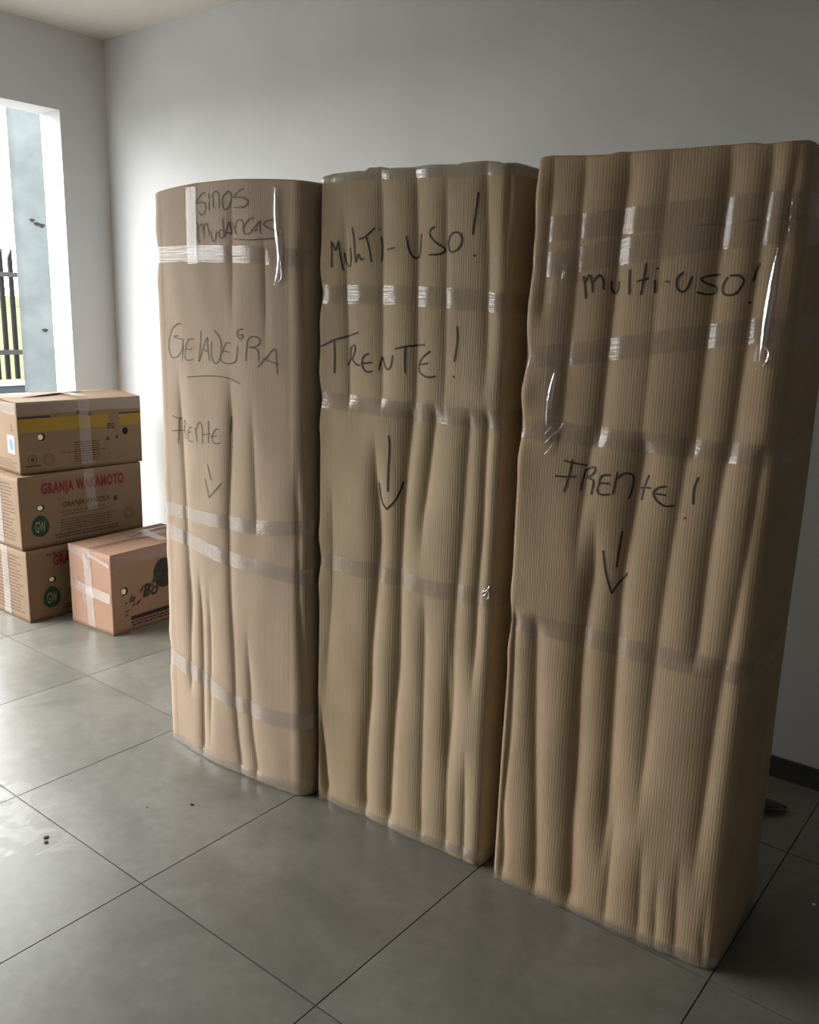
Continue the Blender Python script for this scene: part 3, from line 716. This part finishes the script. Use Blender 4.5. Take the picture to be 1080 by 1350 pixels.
for bi, B in BOXES.items():
    c = np.array(B['corners']).mean(0)
    root = tag(empty(B['name'], (c[0], c[1], 0)), B['label'], B['cat'], 'cardboard-wrapped furniture standing in a row')
    tapes = [t for t in TAPES if t[0] == bi]
    cin = []
    for k, t in enumerate(tapes):
        if t[1] == 'h' and .1 < t[3][0][1] < 1.68:
            cin += [(0, t[3][0][1], .005), (1, t[3][-1][1], .003)]
    wr = Wrap(B['corners'], B['radii'], B['height'], bow=B['bow'], top_x=B['top'], top_dx=B['dx'],
              creases=[c_[1:] for c_ in CREASES if c_[0] == bi], cinch=cin, seed=B['seed'])
    wr.build('cardboard_skin', M[B['mat']], root, nz=230)
    for k, (_, kind, wd, ln) in enumerate(tapes):
        ln = np.array(ln)
        a = wr.arc_of_x(np.clip(ln[:, 0], wr.x0 + .004, wr.x1 - .004), ln[:, 1])
        off = .0018 + .0005 * k
        if kind == 'h':                                               # once round the whole box
            aa, zz = a.copy(), ln[:, 1].copy()
            aa = np.concatenate([aa, [wr.carc[1] + .04, wr.carc[2], wr.L + a[0]]]); zz = np.concatenate([zz, [zz[-1], zz[-1] + .01, zz[0]]])
            o_ = np.argsort(aa); aa, zz = aa[o_], zz[o_]
            g = np.unique(np.concatenate([np.arange(aa[0], wr.carc[1] + .05, .004), np.arange(wr.carc[1] + .05, aa[-1], .012), [aa[-1]]]))
            az = np.stack([g, np.interp(g, aa, zz)], 1)
            wr.ribbon('tape_strip', M['tape_thick' if (wd < .032 or (bi == 1 and zz[0] < 1.0)) else 'tape'], root, az, wd, off, cols=6, ends=.0012, rnd=k)
        else:
            az = catmull(np.stack([a, ln[:, 1]], 1), .006)
            wr.ribbon('tape_strip', M['tape'], root, az, wd, off, cols=6, ends=.001, rnd=k)
    for (b_, nm, wd, st) in LETTERING:
        if b_ != bi: continue
        if nm[0] not in 'SGau' and nm != 'MUDANCAS':                  # closing exclamation mark and its dot
            ex = lettering(wr, root, st[-2:-1], wd, M[B['ink']], off=.0013); ex.name = 'exclamation_mark'
            dt = lettering(wr, root, st[-1:], wd * 1.3, M[B['ink']], off=.0013); dt.name = 'exclamation_dot'; dt.parent = ex; st = st[:-2]
        if nm == 'arrow':
            sh = lettering(wr, root, st[:1], wd, M[B['ink']], off=.0013); sh.name = 'arrow_shaft'; st = st[1:]
        if nm == 'MULTI-USO': lettering(wr, root, st[12:], wd, M[B['ink']], off=.0013); st = st[:12]
        if bi == 1 and nm == 'FRENTE':
            for i0, i1 in ((0, 3), (3, 6), (6, 8), (8, 10), (10, 12), (12, 14)): lettering(wr, root, st[i0:i1], wd, M[B['ink']], off=.0013).name = 'marker_letter'
            continue
        o = lettering(wr, root, st, wd, M[B['ink']], off=.0013)
        if nm == 'arrow': o.name = 'arrow_head'; o.parent = sh
        if nm == 'underline': o.name = 'underline'
    B['wr'] = wr; B['root'] = root
    # loose tape ridges that catch the window
    for (x0, z0, x1, z1, hgt) in B.get('ridges', ()): pass

def tape_ridge(bi, pts, width, lift, mat='tape_film'):
    """a wrinkle of film standing off the skin"""
    wr, root = BOXES[bi]['wr'], BOXES[bi]['root']
    c = catmull(pts, .004); a = wr.arc_of_x(c[:, 0], c[:, 1]); o = np.array(root.location)
    n = len(c); s = np.linspace(0, 1, n); env = np.sin(np.pi * np.clip(s, .02, .98)) ** .6
    V, UV = [], []; prof = [(-.5, 0), (-.25, .6), (0, 1), (.3, .5), (.5, 0)]
    for (px, pz) in prof:
        V.append(wr.S(a + px * width * env, c[:, 1], 0.004) - o); nrm = np.interp(a, wr.arc, wr.Nw[:, 0]), np.interp(a, wr.arc, wr.Nw[:, 1])
        V[-1][:, 0] += nrm[0] * lift * pz * env; V[-1][:, 1] += nrm[1] * lift * pz * env
        UV.append(np.stack([s * .2, np.full(n, px * width)], 1))
    F = []
    for k in range(len(prof) - 1):
        for i in range(n - 1): F.append((k * n + i, k * n + i + 1, (k + 1) * n + i + 1, (k + 1) * n + i))
    mesh_obj('tape_wrinkle', np.vstack(V), F, M[mat], root, smooth=True, uv=np.vstack(UV))
tape_ridge(1, [(-.053, 1.69), (-.049, 1.60), (-.041, 1.53), (-.045, 1.49), (-.058, 1.45)], .016, .0035)
tape_ridge(1, [(-.043, 1.53), (-.034, 1.49), (-.036, 1.465), (-.055, 1.448)], .008, .003)
tape_ridge(3, [(1.158, 1.528), (1.155, 1.442), (1.152, 1.374), (1.150, 1.325)], .018, .006)
tape_ridge(3, [(1.150, 1.355), (1.165, 1.34), (1.160, 1.318), (1.143, 1.31)], .008, .003)
tape_ridge(3, [(.735, 1.28), (.727, 1.22), (.724, 1.16)], .014, .005)
tape_ridge(3, [(.742, 1.50), (.738, 1.46)], .008, .006)
for k in range(7):
    rg = random.Random(k)
    x = .715 + .028 * rg.random(); z = 1.09 + .06 * rg.random()
    tape_ridge(3, [(x, z), (x + .012, z + .012), (x + .02, z + .028)], .004, .003)
for k in range(5):
    rg = random.Random(k + 50); x = .555 + .03 * rg.random(); z = .725 + .02 * rg.random()
    tape_ridge(2, [(x, z), (x + .012, z + .008), (x + .02, z + .02)], .004, .003)
for (x, z) in ((1.185, 1.60), (1.187, 1.575), (1.186, 1.555)):
    tape_ridge(3, [(x, z), (x + .002, z + .012)], .006, .004)

# ------------------------------------------------------------------ printed cartons
_fonts = {}
def text_2d(s, w_, h_, shear=0.0, bold=.0, space=1.0):
    cu = bpy.data.curves.new('t', 'FONT'); cu.body = s; cu.shear = shear; cu.offset = bold; cu.space_character = space; cu.resolution_u = 3
    o = bpy.data.objects.new('t', cu); col.objects.link(o)
    bpy.context.view_layer.update()
    me = bpy.data.meshes.new_from_object(o.evaluated_get(bpy.context.evaluated_depsgraph_get()))
    v = np.array([p.co[:2] for p in me.vertices]); f = [tuple(p.vertices) for p in me.polygons]
    bpy.data.objects.remove(o); bpy.data.curves.remove(cu); bpy.data.meshes.remove(me)
    v -= v.min(0); v *= np.array([w_, h_]) / v.max(0)
    return v, f

def put(name, frame, uv, faces, mat, parent, off=.0012):
    """lay a flat 2-D figure on a face; frame = (origin, across, up, outward)"""
    o, a, u, n = [np.array(q, float) for q in frame]
    V = [o + a * p[0] + u * p[1] + n * off for p in uv]
    return mesh_obj(name, V, faces, mat, parent)

def disc(cx, cy, rx, ry, n=20, egg=0.0):
    return [(cx + rx * math.cos(t) * (1 - egg * math.sin(t)), cy + ry * math.sin(t)) for t in [2 * math.pi * k / n for k in range(n)]]
def annulus(cx, cy, r, t, n=28, squash=1.0):
    v = [(cx + q * math.cos(a), cy + q * squash * math.sin(a)) for a in [2 * math.pi * k / n for k in range(n)] for q in (r - t, r)]
    return v, [(2 * k, 2 * k + 1, (2 * k + 3) % (2 * n), (2 * k + 2) % (2 * n)) for k in range(n)]
def rect(x0, y0, x1, y1): return [(x0, y0), (x1, y0), (x1, y1), (x0, y1)]

def text_lines(frame, parent, x0, x1, y0, y1, rows, mat, seed, th=.35, fill=.85):
    """blocks of print too small to read: rows of little dashes"""
    rg = random.Random(seed); v, f = [], []
    dy = (y1 - y0) / rows
    for r in range(rows):
        y = y1 - (r + .5) * dy; x = x0 + rg.random() * .02 * (x1 - x0); xe = x1 - rg.random() * (1 - fill) * (x1 - x0)
        while x < xe:
            L = rg.uniform(.008, .026); b = len(v)
            v += rect(x, y - dy * th / 2, min(x + L, xe), y + dy * th / 2); f.append((b, b + 1, b + 2, b + 3)); x += L + .004
    return put('small_print', frame, v, f, mat, parent)

def carton(name, label, cat, corner, rz, W, L, H, z0, mat, group=None, seed=0, flap_lift=.006):
    """corner = plan position of the (+x, -y) upright edge"""
    cr_, sr = math.cos(rz), math.sin(rz)
    lx, ly = -W / 2, L / 2
    ox = corner[0] + lx * cr_ - ly * sr; oy = corner[1] + lx * sr + ly * cr_
    root = tag(empty(name, (0, 0, 0)), label, cat, group)
    wr = Wrap(((-W / 2, -L / 2), (W / 2, -L / 2), (W / 2, L / 2), (-W / 2, L / 2)), (.005,) * 4, H - .005, step=.02, side_step=.03, seed=seed, wob=.0004, hem=0, round_top=.003)
    wr.build('body', M[mat], root, nz=16)
    for s in (-1, 1):                                                  # the two long top flaps meet over the middle
        v, f = [], []
        NX, NY = 6, 12; x_o, x_i = s * (W / 2 - .001), s * .002
        rg = random.Random(seed * 7 + s); ph = rg.random() * 6
        for q in (0, 1):
            for i in range(NX + 1):
                for j in range(NY + 1):
                    t = i / NX; x = x_o + (x_i - x_o) * t; y = -L / 2 + .001 + (L - .002) * j / NY
                    lift = flap_lift * t * (.5 + .5 * math.sin(j * .5 + ph))
                    v.append((x, y, H - .006 + lift + (0 if q else -.0) + q * .005))
        st = (NX + 1) * (NY + 1)
        for q in (0, 1):
            for i in range(NX):
                for j in range(NY):
                    a = q * st + i * (NY + 1) + j; fc = (a, a + 1, a + NY + 2, a + NY + 1)
                    f.append(fc if (q == 0) == (s > 0) else fc[::-1])
        edge = [i * (NY + 1) for i in range(NX + 1)] + [NX * (NY + 1) + j for j in range(1, NY + 1)] + [i * (NY + 1) + NY for i in range(NX - 1, -1, -1)] + [j for j in range(NY - 1, 0, -1)]
        for a, b in zip(edge, edge[1:] + edge[:1]): f.append((a, b, b + st, a + st))
        o = mesh_obj('flap', v, f, M[mat], root, uv=[(p[1] * .3, p[0]) for p in v])
    root.location = (ox, oy, z0); root.rotation_euler = (0, 0, rz)
    fr = dict(px=((W / 2, -L / 2, 0), (0, 1, 0), (0, 0, 1), (1, 0, 0)), my=((-W / 2, -L / 2, 0), (1, 0, 0), (0, 0, 1), (0, -1, 0)),
              top=((W / 2, -L / 2, H), (0, 1, 0), (-1, 0, 0), (0, 0, 1)))
    return root, wr, fr

def strip(frame, parent, pts, width, mat='tape', off=.002, seed=0):
    """a tape strip on a flat face through 2-D points"""
    c = catmull(pts, .01); t = np.gradient(c, axis=0); t /= np.linalg.norm(t, axis=1)[:, None]
    nn = np.stack([-t[:, 1], t[:, 0]], 1); rg = np.random.RandomState(seed)
    o, a, u, n = [np.array(q, float) for q in frame]; V, UV = [], []
    L = np.concatenate([[0], np.cumsum(np.linalg.norm(np.diff(c, axis=0), axis=1))]); m = len(c)
    for k in range(4):
        g = (k / 3 - .5) * width + rg.uniform(-.0008, .0008, m); p = c + nn * g[:, None]
        lf = off + rg.uniform(0, .0012, m)
        V.append(o + p[:, :1] * a + p[:, 1:] * u + lf[:, None] * n); UV.append(np.stack([L, np.full(m, (k / 3 - .5) * width)], 1))
    F = [(k * m + i, k * m + i + 1, (k + 1) * m + i + 1, (k + 1) * m + i) for k in range(3) for i in range(m - 1)]
    return mesh_obj('tape_strip', np.vstack(V), F, M[mat], parent, smooth=True, uv=np.vstack(UV))

def poly(name, frame, pts, mat, parent, off=.0012): return put(name, frame, pts, [tuple(range(len(pts)))], M[mat], parent, off)

def hand_hole(frame, parent, x, y, rx, ry, white=True):
    hh = poly('hand_hole', frame, disc(x, y, rx, ry), 'hole', parent, .0012); parent = hh
    if white: poly('lit_hole_lining', frame, disc(x - rx * .25, y + ry * .05, rx * .68, ry * .72), 'egg', parent, .0018)  # pale disc paints the light showing inside the hole, as white paper

def egg_carton(label, corner, rz, z0, H, seed, L=.605, shift=0.0, group='printed egg cartons in the stack'):
    W = .36
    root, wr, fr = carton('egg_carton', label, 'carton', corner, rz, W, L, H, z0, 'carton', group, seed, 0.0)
    px = fr['px']; k = H / .322
    v, f = text_2d('GRANJA WAKAMOTO', .405, .066 * k, bold=.045, space=1.14); put('red_title', px, v + np.array([.104 + shift, .219 * k]), f, M['red'], root)
    v, f = text_2d('GRANJA AVICOLA', .235, .030 * k, shear=.2, bold=.02); put('black_title', px, v + np.array([.198 + shift, .158 * k]), f, M['black'], root)
    poly('print_dot', px, disc(.462 + shift, .168 * k, .011, .013, 12), 'black', root)
    hand_hole(px, root, .096 + shift, .176 * k, .017, .014)
    em = poly('egg_emblem', px, disc(.088 + shift, .096 * k, .041, .048 * k, 28, egg=.12), 'green', root)
    v, f = text_2d('GW', .048, .05 * k, bold=.01); put('emblem_letters', px, v + np.array([.064 + shift, .068 * k]), f, M['palegw'], em, .0018)
    v, f = annulus(.53 + shift * .5, .084 * k, .028, .0025); put('round_seal', px, v, f, M['brown'], root)
    v, f = annulus(.53 + shift * .5, .084 * k, .018, .002); put('round_seal', px, v, f, M['brown'], root)
    text_lines(px, root, .19 + shift, .43 + shift, .122 * k, .150 * k, 2, M['brown'], seed + 1, .3)
    text_lines(px, root, .18 + shift, .47 + shift, .055 * k, .112 * k, 5, M['brown'], seed + 2, .35)
    text_lines(px, root, .15 + shift, .48 + shift, .026 * k, .050 * k, 2, M['black'], seed + 3, .42, .95)
    if shift: text_lines(px, root, .09, .24, .285 * k, .295 * k, 1, M['brown'], seed + 9, .8)
    strip(px, root, [(.33, H), (.335, .22 * k), (.345, .13 * k)], .05, 'tape', seed=seed)
    my = fr['my']
    text_lines(my, root, .03, .33, .03, H - .03, 17, M['brown'], seed + 5, .28, .8)
    strip(my, root, [(.18, H), (.18, .15), (.178, .01)], .055, 'tape_thick', seed=seed + 1)
    strip(fr['top'], root, [(.02, .18), (.3, .182), (L - .01, .18)], .055, 'tape', seed=seed + 2, off=.0005)
    return root

H1, H2, H3 = .327, .323, .312
egg_carton('tan egg carton with green egg emblem at the bottom of the stack, on the floor', (-1.878, .743), math.radians(.5), 0, H1, 11, shift=.02)
egg_carton('tan egg carton with red title and green egg emblem, in the middle of the stack', (-1.893, .738), math.radians(-1.0), H1 + .003, H2, 13)

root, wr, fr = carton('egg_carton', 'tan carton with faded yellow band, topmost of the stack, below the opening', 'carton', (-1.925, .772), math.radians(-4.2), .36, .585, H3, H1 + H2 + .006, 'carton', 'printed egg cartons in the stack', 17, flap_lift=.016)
px = fr['px']; L3 = .585
poly('yellow_band', px, rect(.004, .180, .42, .238), 'yellow', root, .001)
poly('yellow_band', px, rect(.47, .178, L3 - .004, .232), 'yellow', root, .001)
poly('dark_bar', px, rect(.004, .240, .145, .249), 'black', root); poly('dark_bar', px, rect(.47, .233, L3 - .004, .240), 'black', root)
hand_hole(px, root, .10, .156, .017, .017); hand_hole(px, root, .50, .152, .014, .017, False)
v, f = annulus(.056, .062, .020, .003); put('round_seal', px, v, f, M['brown'], root)
poly('seal_shell', px, [(.046, .062), (.056, .048), (.066, .062), (.061, .070), (.051, .070)], 'brown', root)
poly('label_bar', px, rect(.022, .030, .090, .038), 'brown', root)
v, f = annulus(.128, .055, .026, .0025); put('round_seal', px, v, f, M['brown'], root)
v, f = annulus(.128, .055, .017, .002); put('round_seal', px, v, f, M['brown'], root)
text_lines(px, root, .245, .375, .03, .125, 9, M['brown'], 5, .45, .9); text_lines(px, root, .19, .43, .072, .085, 1, M['brown'], 6, .35)
text_lines(px, root, .41, .45, .168, .196, 3, M['black'], 7, .7)
poly('bird_mark', px, [(.402, .118), (.42, .116), (.415, .132), (.404, .130)], 'black', root); poly('bird_mark', px, [(.446, .122), (.462, .120), (.464, .136), (.452, .132)], 'black', root)
poly('dark_mark', px, [(.265, .246), (.285, .244), (.283, .266), (.270, .264)], 'leafgreen', root); poly('dark_mark', px, [(.318, .236), (.336, .234), (.335, .252), (.322, .254)], 'leafgreen', root)
for (a, b) in (((.215, .236), (.36, .228)), ((.23, .219), (.35, .212))):
    c = catmull([a, ((a[0] + b[0]) / 2, a[1] + .004), b], .01)
    put('ribbon_line', px, np.vstack([c, c[::-1] - np.array([0, .003])]), [tuple(range(2 * len(c)))], M['yellow'], root, .0016)
strip(px, root, [(.30, H3), (.302, .15), (.305, .02)], .055, 'tape', seed=3)
strip(px, root, [(0.004, H3 - .028), (.3, H3 - .026), (L3 - .004, H3 - .03)], .055, 'tape', seed=4)
strip(fr['top'], root, [(.02, .18), (.3, .182), (L3 - .01, .18)], .055, 'tape', seed=5, off=.018)
strip(fr['top'], root, [(.3, .005), (.3, .1), (.3, .175)], .055, 'tape_thick', seed=6, off=.014)
my = fr['my']
strip(my, root, [(.01, H3 - .03), (.18, H3 - .03), (.35, H3 - .03)], .05, 'tape_thick', seed=7)
stk = poly('sticker', my, rect(.255, .085, .322, .165), 'white_label', root); poly('sticker_print', my, disc(.29, .125, .022, .026, 14), 'blue', stk, .0018)
poly('printed_mark', my, rect(.30, .185, .315, .192), 'brown', root); poly('printed_mark', my, rect(.30, .20, .306, .215), 'brown', root)
text_lines(my, root, .03, .33, .02, .06, 4, M['brown'], 8, .3)

# ---- the reddish produce carton on the floor
KW, KL, KH = .298, .50, .360
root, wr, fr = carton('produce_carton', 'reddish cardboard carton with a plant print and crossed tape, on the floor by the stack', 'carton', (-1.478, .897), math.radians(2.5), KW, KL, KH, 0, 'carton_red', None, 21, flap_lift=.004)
px, my, tp = fr['px'], fr['my'], fr['top']
hand_hole(px, root, .063, .187, .017, .018)
poly('dark_banner', px, rect(.09, .048, .40, .066), 'black', root); text_lines(px, root, .09, .40, .018, .044, 2, M['black'], 3, .55, .98)
v, f = text_2d('Bo', .085, .060, shear=.3, bold=.02); put('brush_letters', px, v + np.array([.155, .135]), f, M['black'], root)
poly('dark_circle', px, disc(.272, .225, .055, .068, 26), 'black', root)
rg = random.Random(2)
for k in range(26):                                                    # printed sprigs
    x, y = .05 + .2 * rg.random(), 0; y = .095 + (x - .05) * .55 + rg.uniform(-.03, .03); a = rg.uniform(.2, 1.1); l_ = rg.uniform(.018, .04); w_ = .004 + .003 * rg.random()
    d = np.array([math.cos(a), math.sin(a)]); nn = np.array([-d[1], d[0]]); p = np.array([x, y])
    poly('printed_leaf', px, [p, p + d * l_ * .5 + nn * w_, p + d * l_, p + d * l_ * .5 - nn * w_], 'leafgreen' if k % 3 else 'brown', root, .0012 + .00005 * k)
strip(px, root, [(.008, KH - .04), (.25, KH - .038), (KL - .01, KH - .04)], .045, 'tape', seed=1)
strip(my, root, [(.135, KH), (.14, .2), (.15, .012)], .05, 'tape_thick', seed=2)
strip(my, root, [(.008, .190), (.11, .175), (.29, .165)], .045, 'tape_thick', seed=3, off=.0035)
strip(my, root, [(.05, .225), (.09, .17), (.12, .10)], .02, 'tape', seed=8, off=.004)
strip(my, root, [(.004, KH - .012), (.10, KH - .03), (.15, KH - .075)], .035, 'tape_thick', seed=4, off=.004)
strip(my, root, [(.15, KH - .02), (.22, KH - .035), (.292, KH - .05)], .016, 'tape_thick', seed=5, off=.004)
strip(tp, root, [(.004, .15), (.25, .15), (KL - .01, .15)], .05, 'tape', seed=6, off=.005)
strip(tp, root, [(.30, .02), (.315, .13), (.34, .24)], .045, 'tape_thick', seed=7, off=.006)
strip(tp, root, [(.22, .20), (.34, .215), (.48, .215)], .022, 'tape_thick', seed=9, off=.006)
INK = [[(0, .05), (.03, .054)], [(.015, .052), (.012, .0)], [(.002, .002), (.024, .001)], [(.034, .03), (.034, .004), (.04, .0)], [(.046, .03), (.046, .006), (.056, .003), (.06, .03), (.061, .002)], [(.085, .028), (.072, .03), (.072, .018), (.084, .014), (.082, .003), (.070, .002)]]
v, f = [], []
for st in INK:
    c = catmull(st, .004); t = np.gradient(c, axis=0); t /= np.linalg.norm(t, axis=1)[:, None]; nn = np.stack([-t[:, 1], t[:, 0]], 1); b_ = len(v); m_ = len(c)
    v += [tuple(q) for q in c + nn * .002] + [tuple(q) for q in c - nn * .002]; f += [(b_ + i, b_ + i + 1, b_ + m_ + i + 1, b_ + m_ + i) for i in range(m_ - 1)]
put('marker_writing', tp, np.array(v) + np.array([.225, .125]), f, M['marker'], root, .004)

# ------------------------------------------------------------------ bits on the floor
def crumb(name, label, cat, x, y, s, mat, seed, grp=None, flatk=.35):
    bm = bmesh.new(); bmesh.ops.create_icosphere(bm, subdivisions=1, radius=s); rg = random.Random(seed)
    for vv_ in bm.verts: vv_.co *= rg.uniform(.6, 1.3); vv_.co.z *= flatk
    lo = min(v_.co.z for v_ in bm.verts)
    for vv_ in bm.verts: vv_.co.z -= lo
    me = bpy.data.meshes.new(name); bm.to_mesh(me); bm.free(); me.materials.append(M[mat])
    o = link(bpy.data.objects.new(name, me)); o.location = (x, y, 0); o.rotation_euler = (0, 0, seed)
    return tag(o, label, cat, grp)
crumb('dirt_crumb', 'pair of small dark dirt crumbs on a floor tile, larger one', 'dirt', -.352, -.050, .008, 'leaf', 1)
crumb('dirt_crumb', 'small dark dirt crumb right next to a larger one', 'dirt', -.330, -.062, .006, 'leaf', 2)
crumb('dirt_crumb', 'tiny dark splinter on the tile before the wrapped refrigerator', 'dirt', -.188, .301, .007, 'leaf', 3, None, .3)
crumb('dirt_crumb', 'tiniest dark speck on the tile before the wrapped refrigerator', 'dirt', -.27, .209, .003, 'leaf', 4)
crumb('paper_scrap', 'tiny white paper scrap on the shaded tiles by the baseboard', 'paper', 1.312, 1.017, .005, 'egg', 5)
lv, lf = [], []
for i in range(9):
    t = i / 8; wd = .028 * math.sin(math.pi * min(max(t, .04), .985)) ** .7
    for k in range(5):
        q = k / 4 - .5
        lv.append((t * .15 - .075, q * 2 * wd, .004 + .022 * math.sin(math.pi * t) * (1 - abs(q)) + .012 * abs(q)))
for i in range(8):
    for k in range(4): lf.append((i * 5 + k, (i + 1) * 5 + k, (i + 1) * 5 + k + 1, i * 5 + k + 1))
lo = tag(mesh_obj('dry_leaf', lv, lf, M['leaf'], smooth=True), 'curled dark dry leaf on the floor behind the last wrapped cabinet', 'leaf')
lo.location = (1.075, 1.375, 0); lo.rotation_euler = (0, 0, math.radians(35))
sm = lo.modifiers.new('thick', 'SOLIDIFY'); sm.thickness = .0012

# ---- a dried water smear that still shines a little, by the crumbs
m, n, l, p, out = mat_base('water_smear'); n.remove(p)
tr = n.new('ShaderNodeBsdfTransparent'); gl = n.new('ShaderNodeBsdfGlossy'); gl.inputs['Roughness'].default_value = .22
tc = n.new('ShaderNodeTexCoord'); nz = n.new('ShaderNodeTexNoise'); nz.inputs['Scale'].default_value = 11; nz.inputs['Detail'].default_value = 6; nz.inputs['Distortion'].default_value = 1.2
rp = ramp(n, [(.47, (0, 0, 0)), (.54, (.03, .03, .03)), (.60, (.008, .008, .008)), (.66, (.035, .035, .035))])
mx = n.new('ShaderNodeMixShader'); l.new(tc.outputs['Object'], nz.inputs['Vector']); l.new(nz.outputs['Fac'], rp.inputs[0]); l.new(rp.outputs[0], mx.inputs[0])
l.new(tr.outputs[0], mx.inputs[1]); l.new(gl.outputs[0], mx.inputs[2]); l.new(mx.outputs[0], out.inputs[0])
rg = random.Random(8)
sv = [(0, 0, .0006)] + [(.30 * math.cos(a) * (1 + .25 * math.sin(3 * a + 1) + .1 * rg.random()), .17 * math.sin(a) * (1 + .2 * math.sin(2 * a) + .15 * rg.random()), .0006) for a in [2 * math.pi * k / 36 for k in range(36)]]
sf = [(0, k + 1, (k + 1) % 36 + 1) for k in range(36)]
so_ = tag(mesh_obj('water_smear', sv, sf, m), 'patchy shiny water smear on the floor tile around the dirt crumbs', 'smear')
so_.location = (-.46, -.02, 0); so_.rotation_euler = (0, 0, math.radians(20))
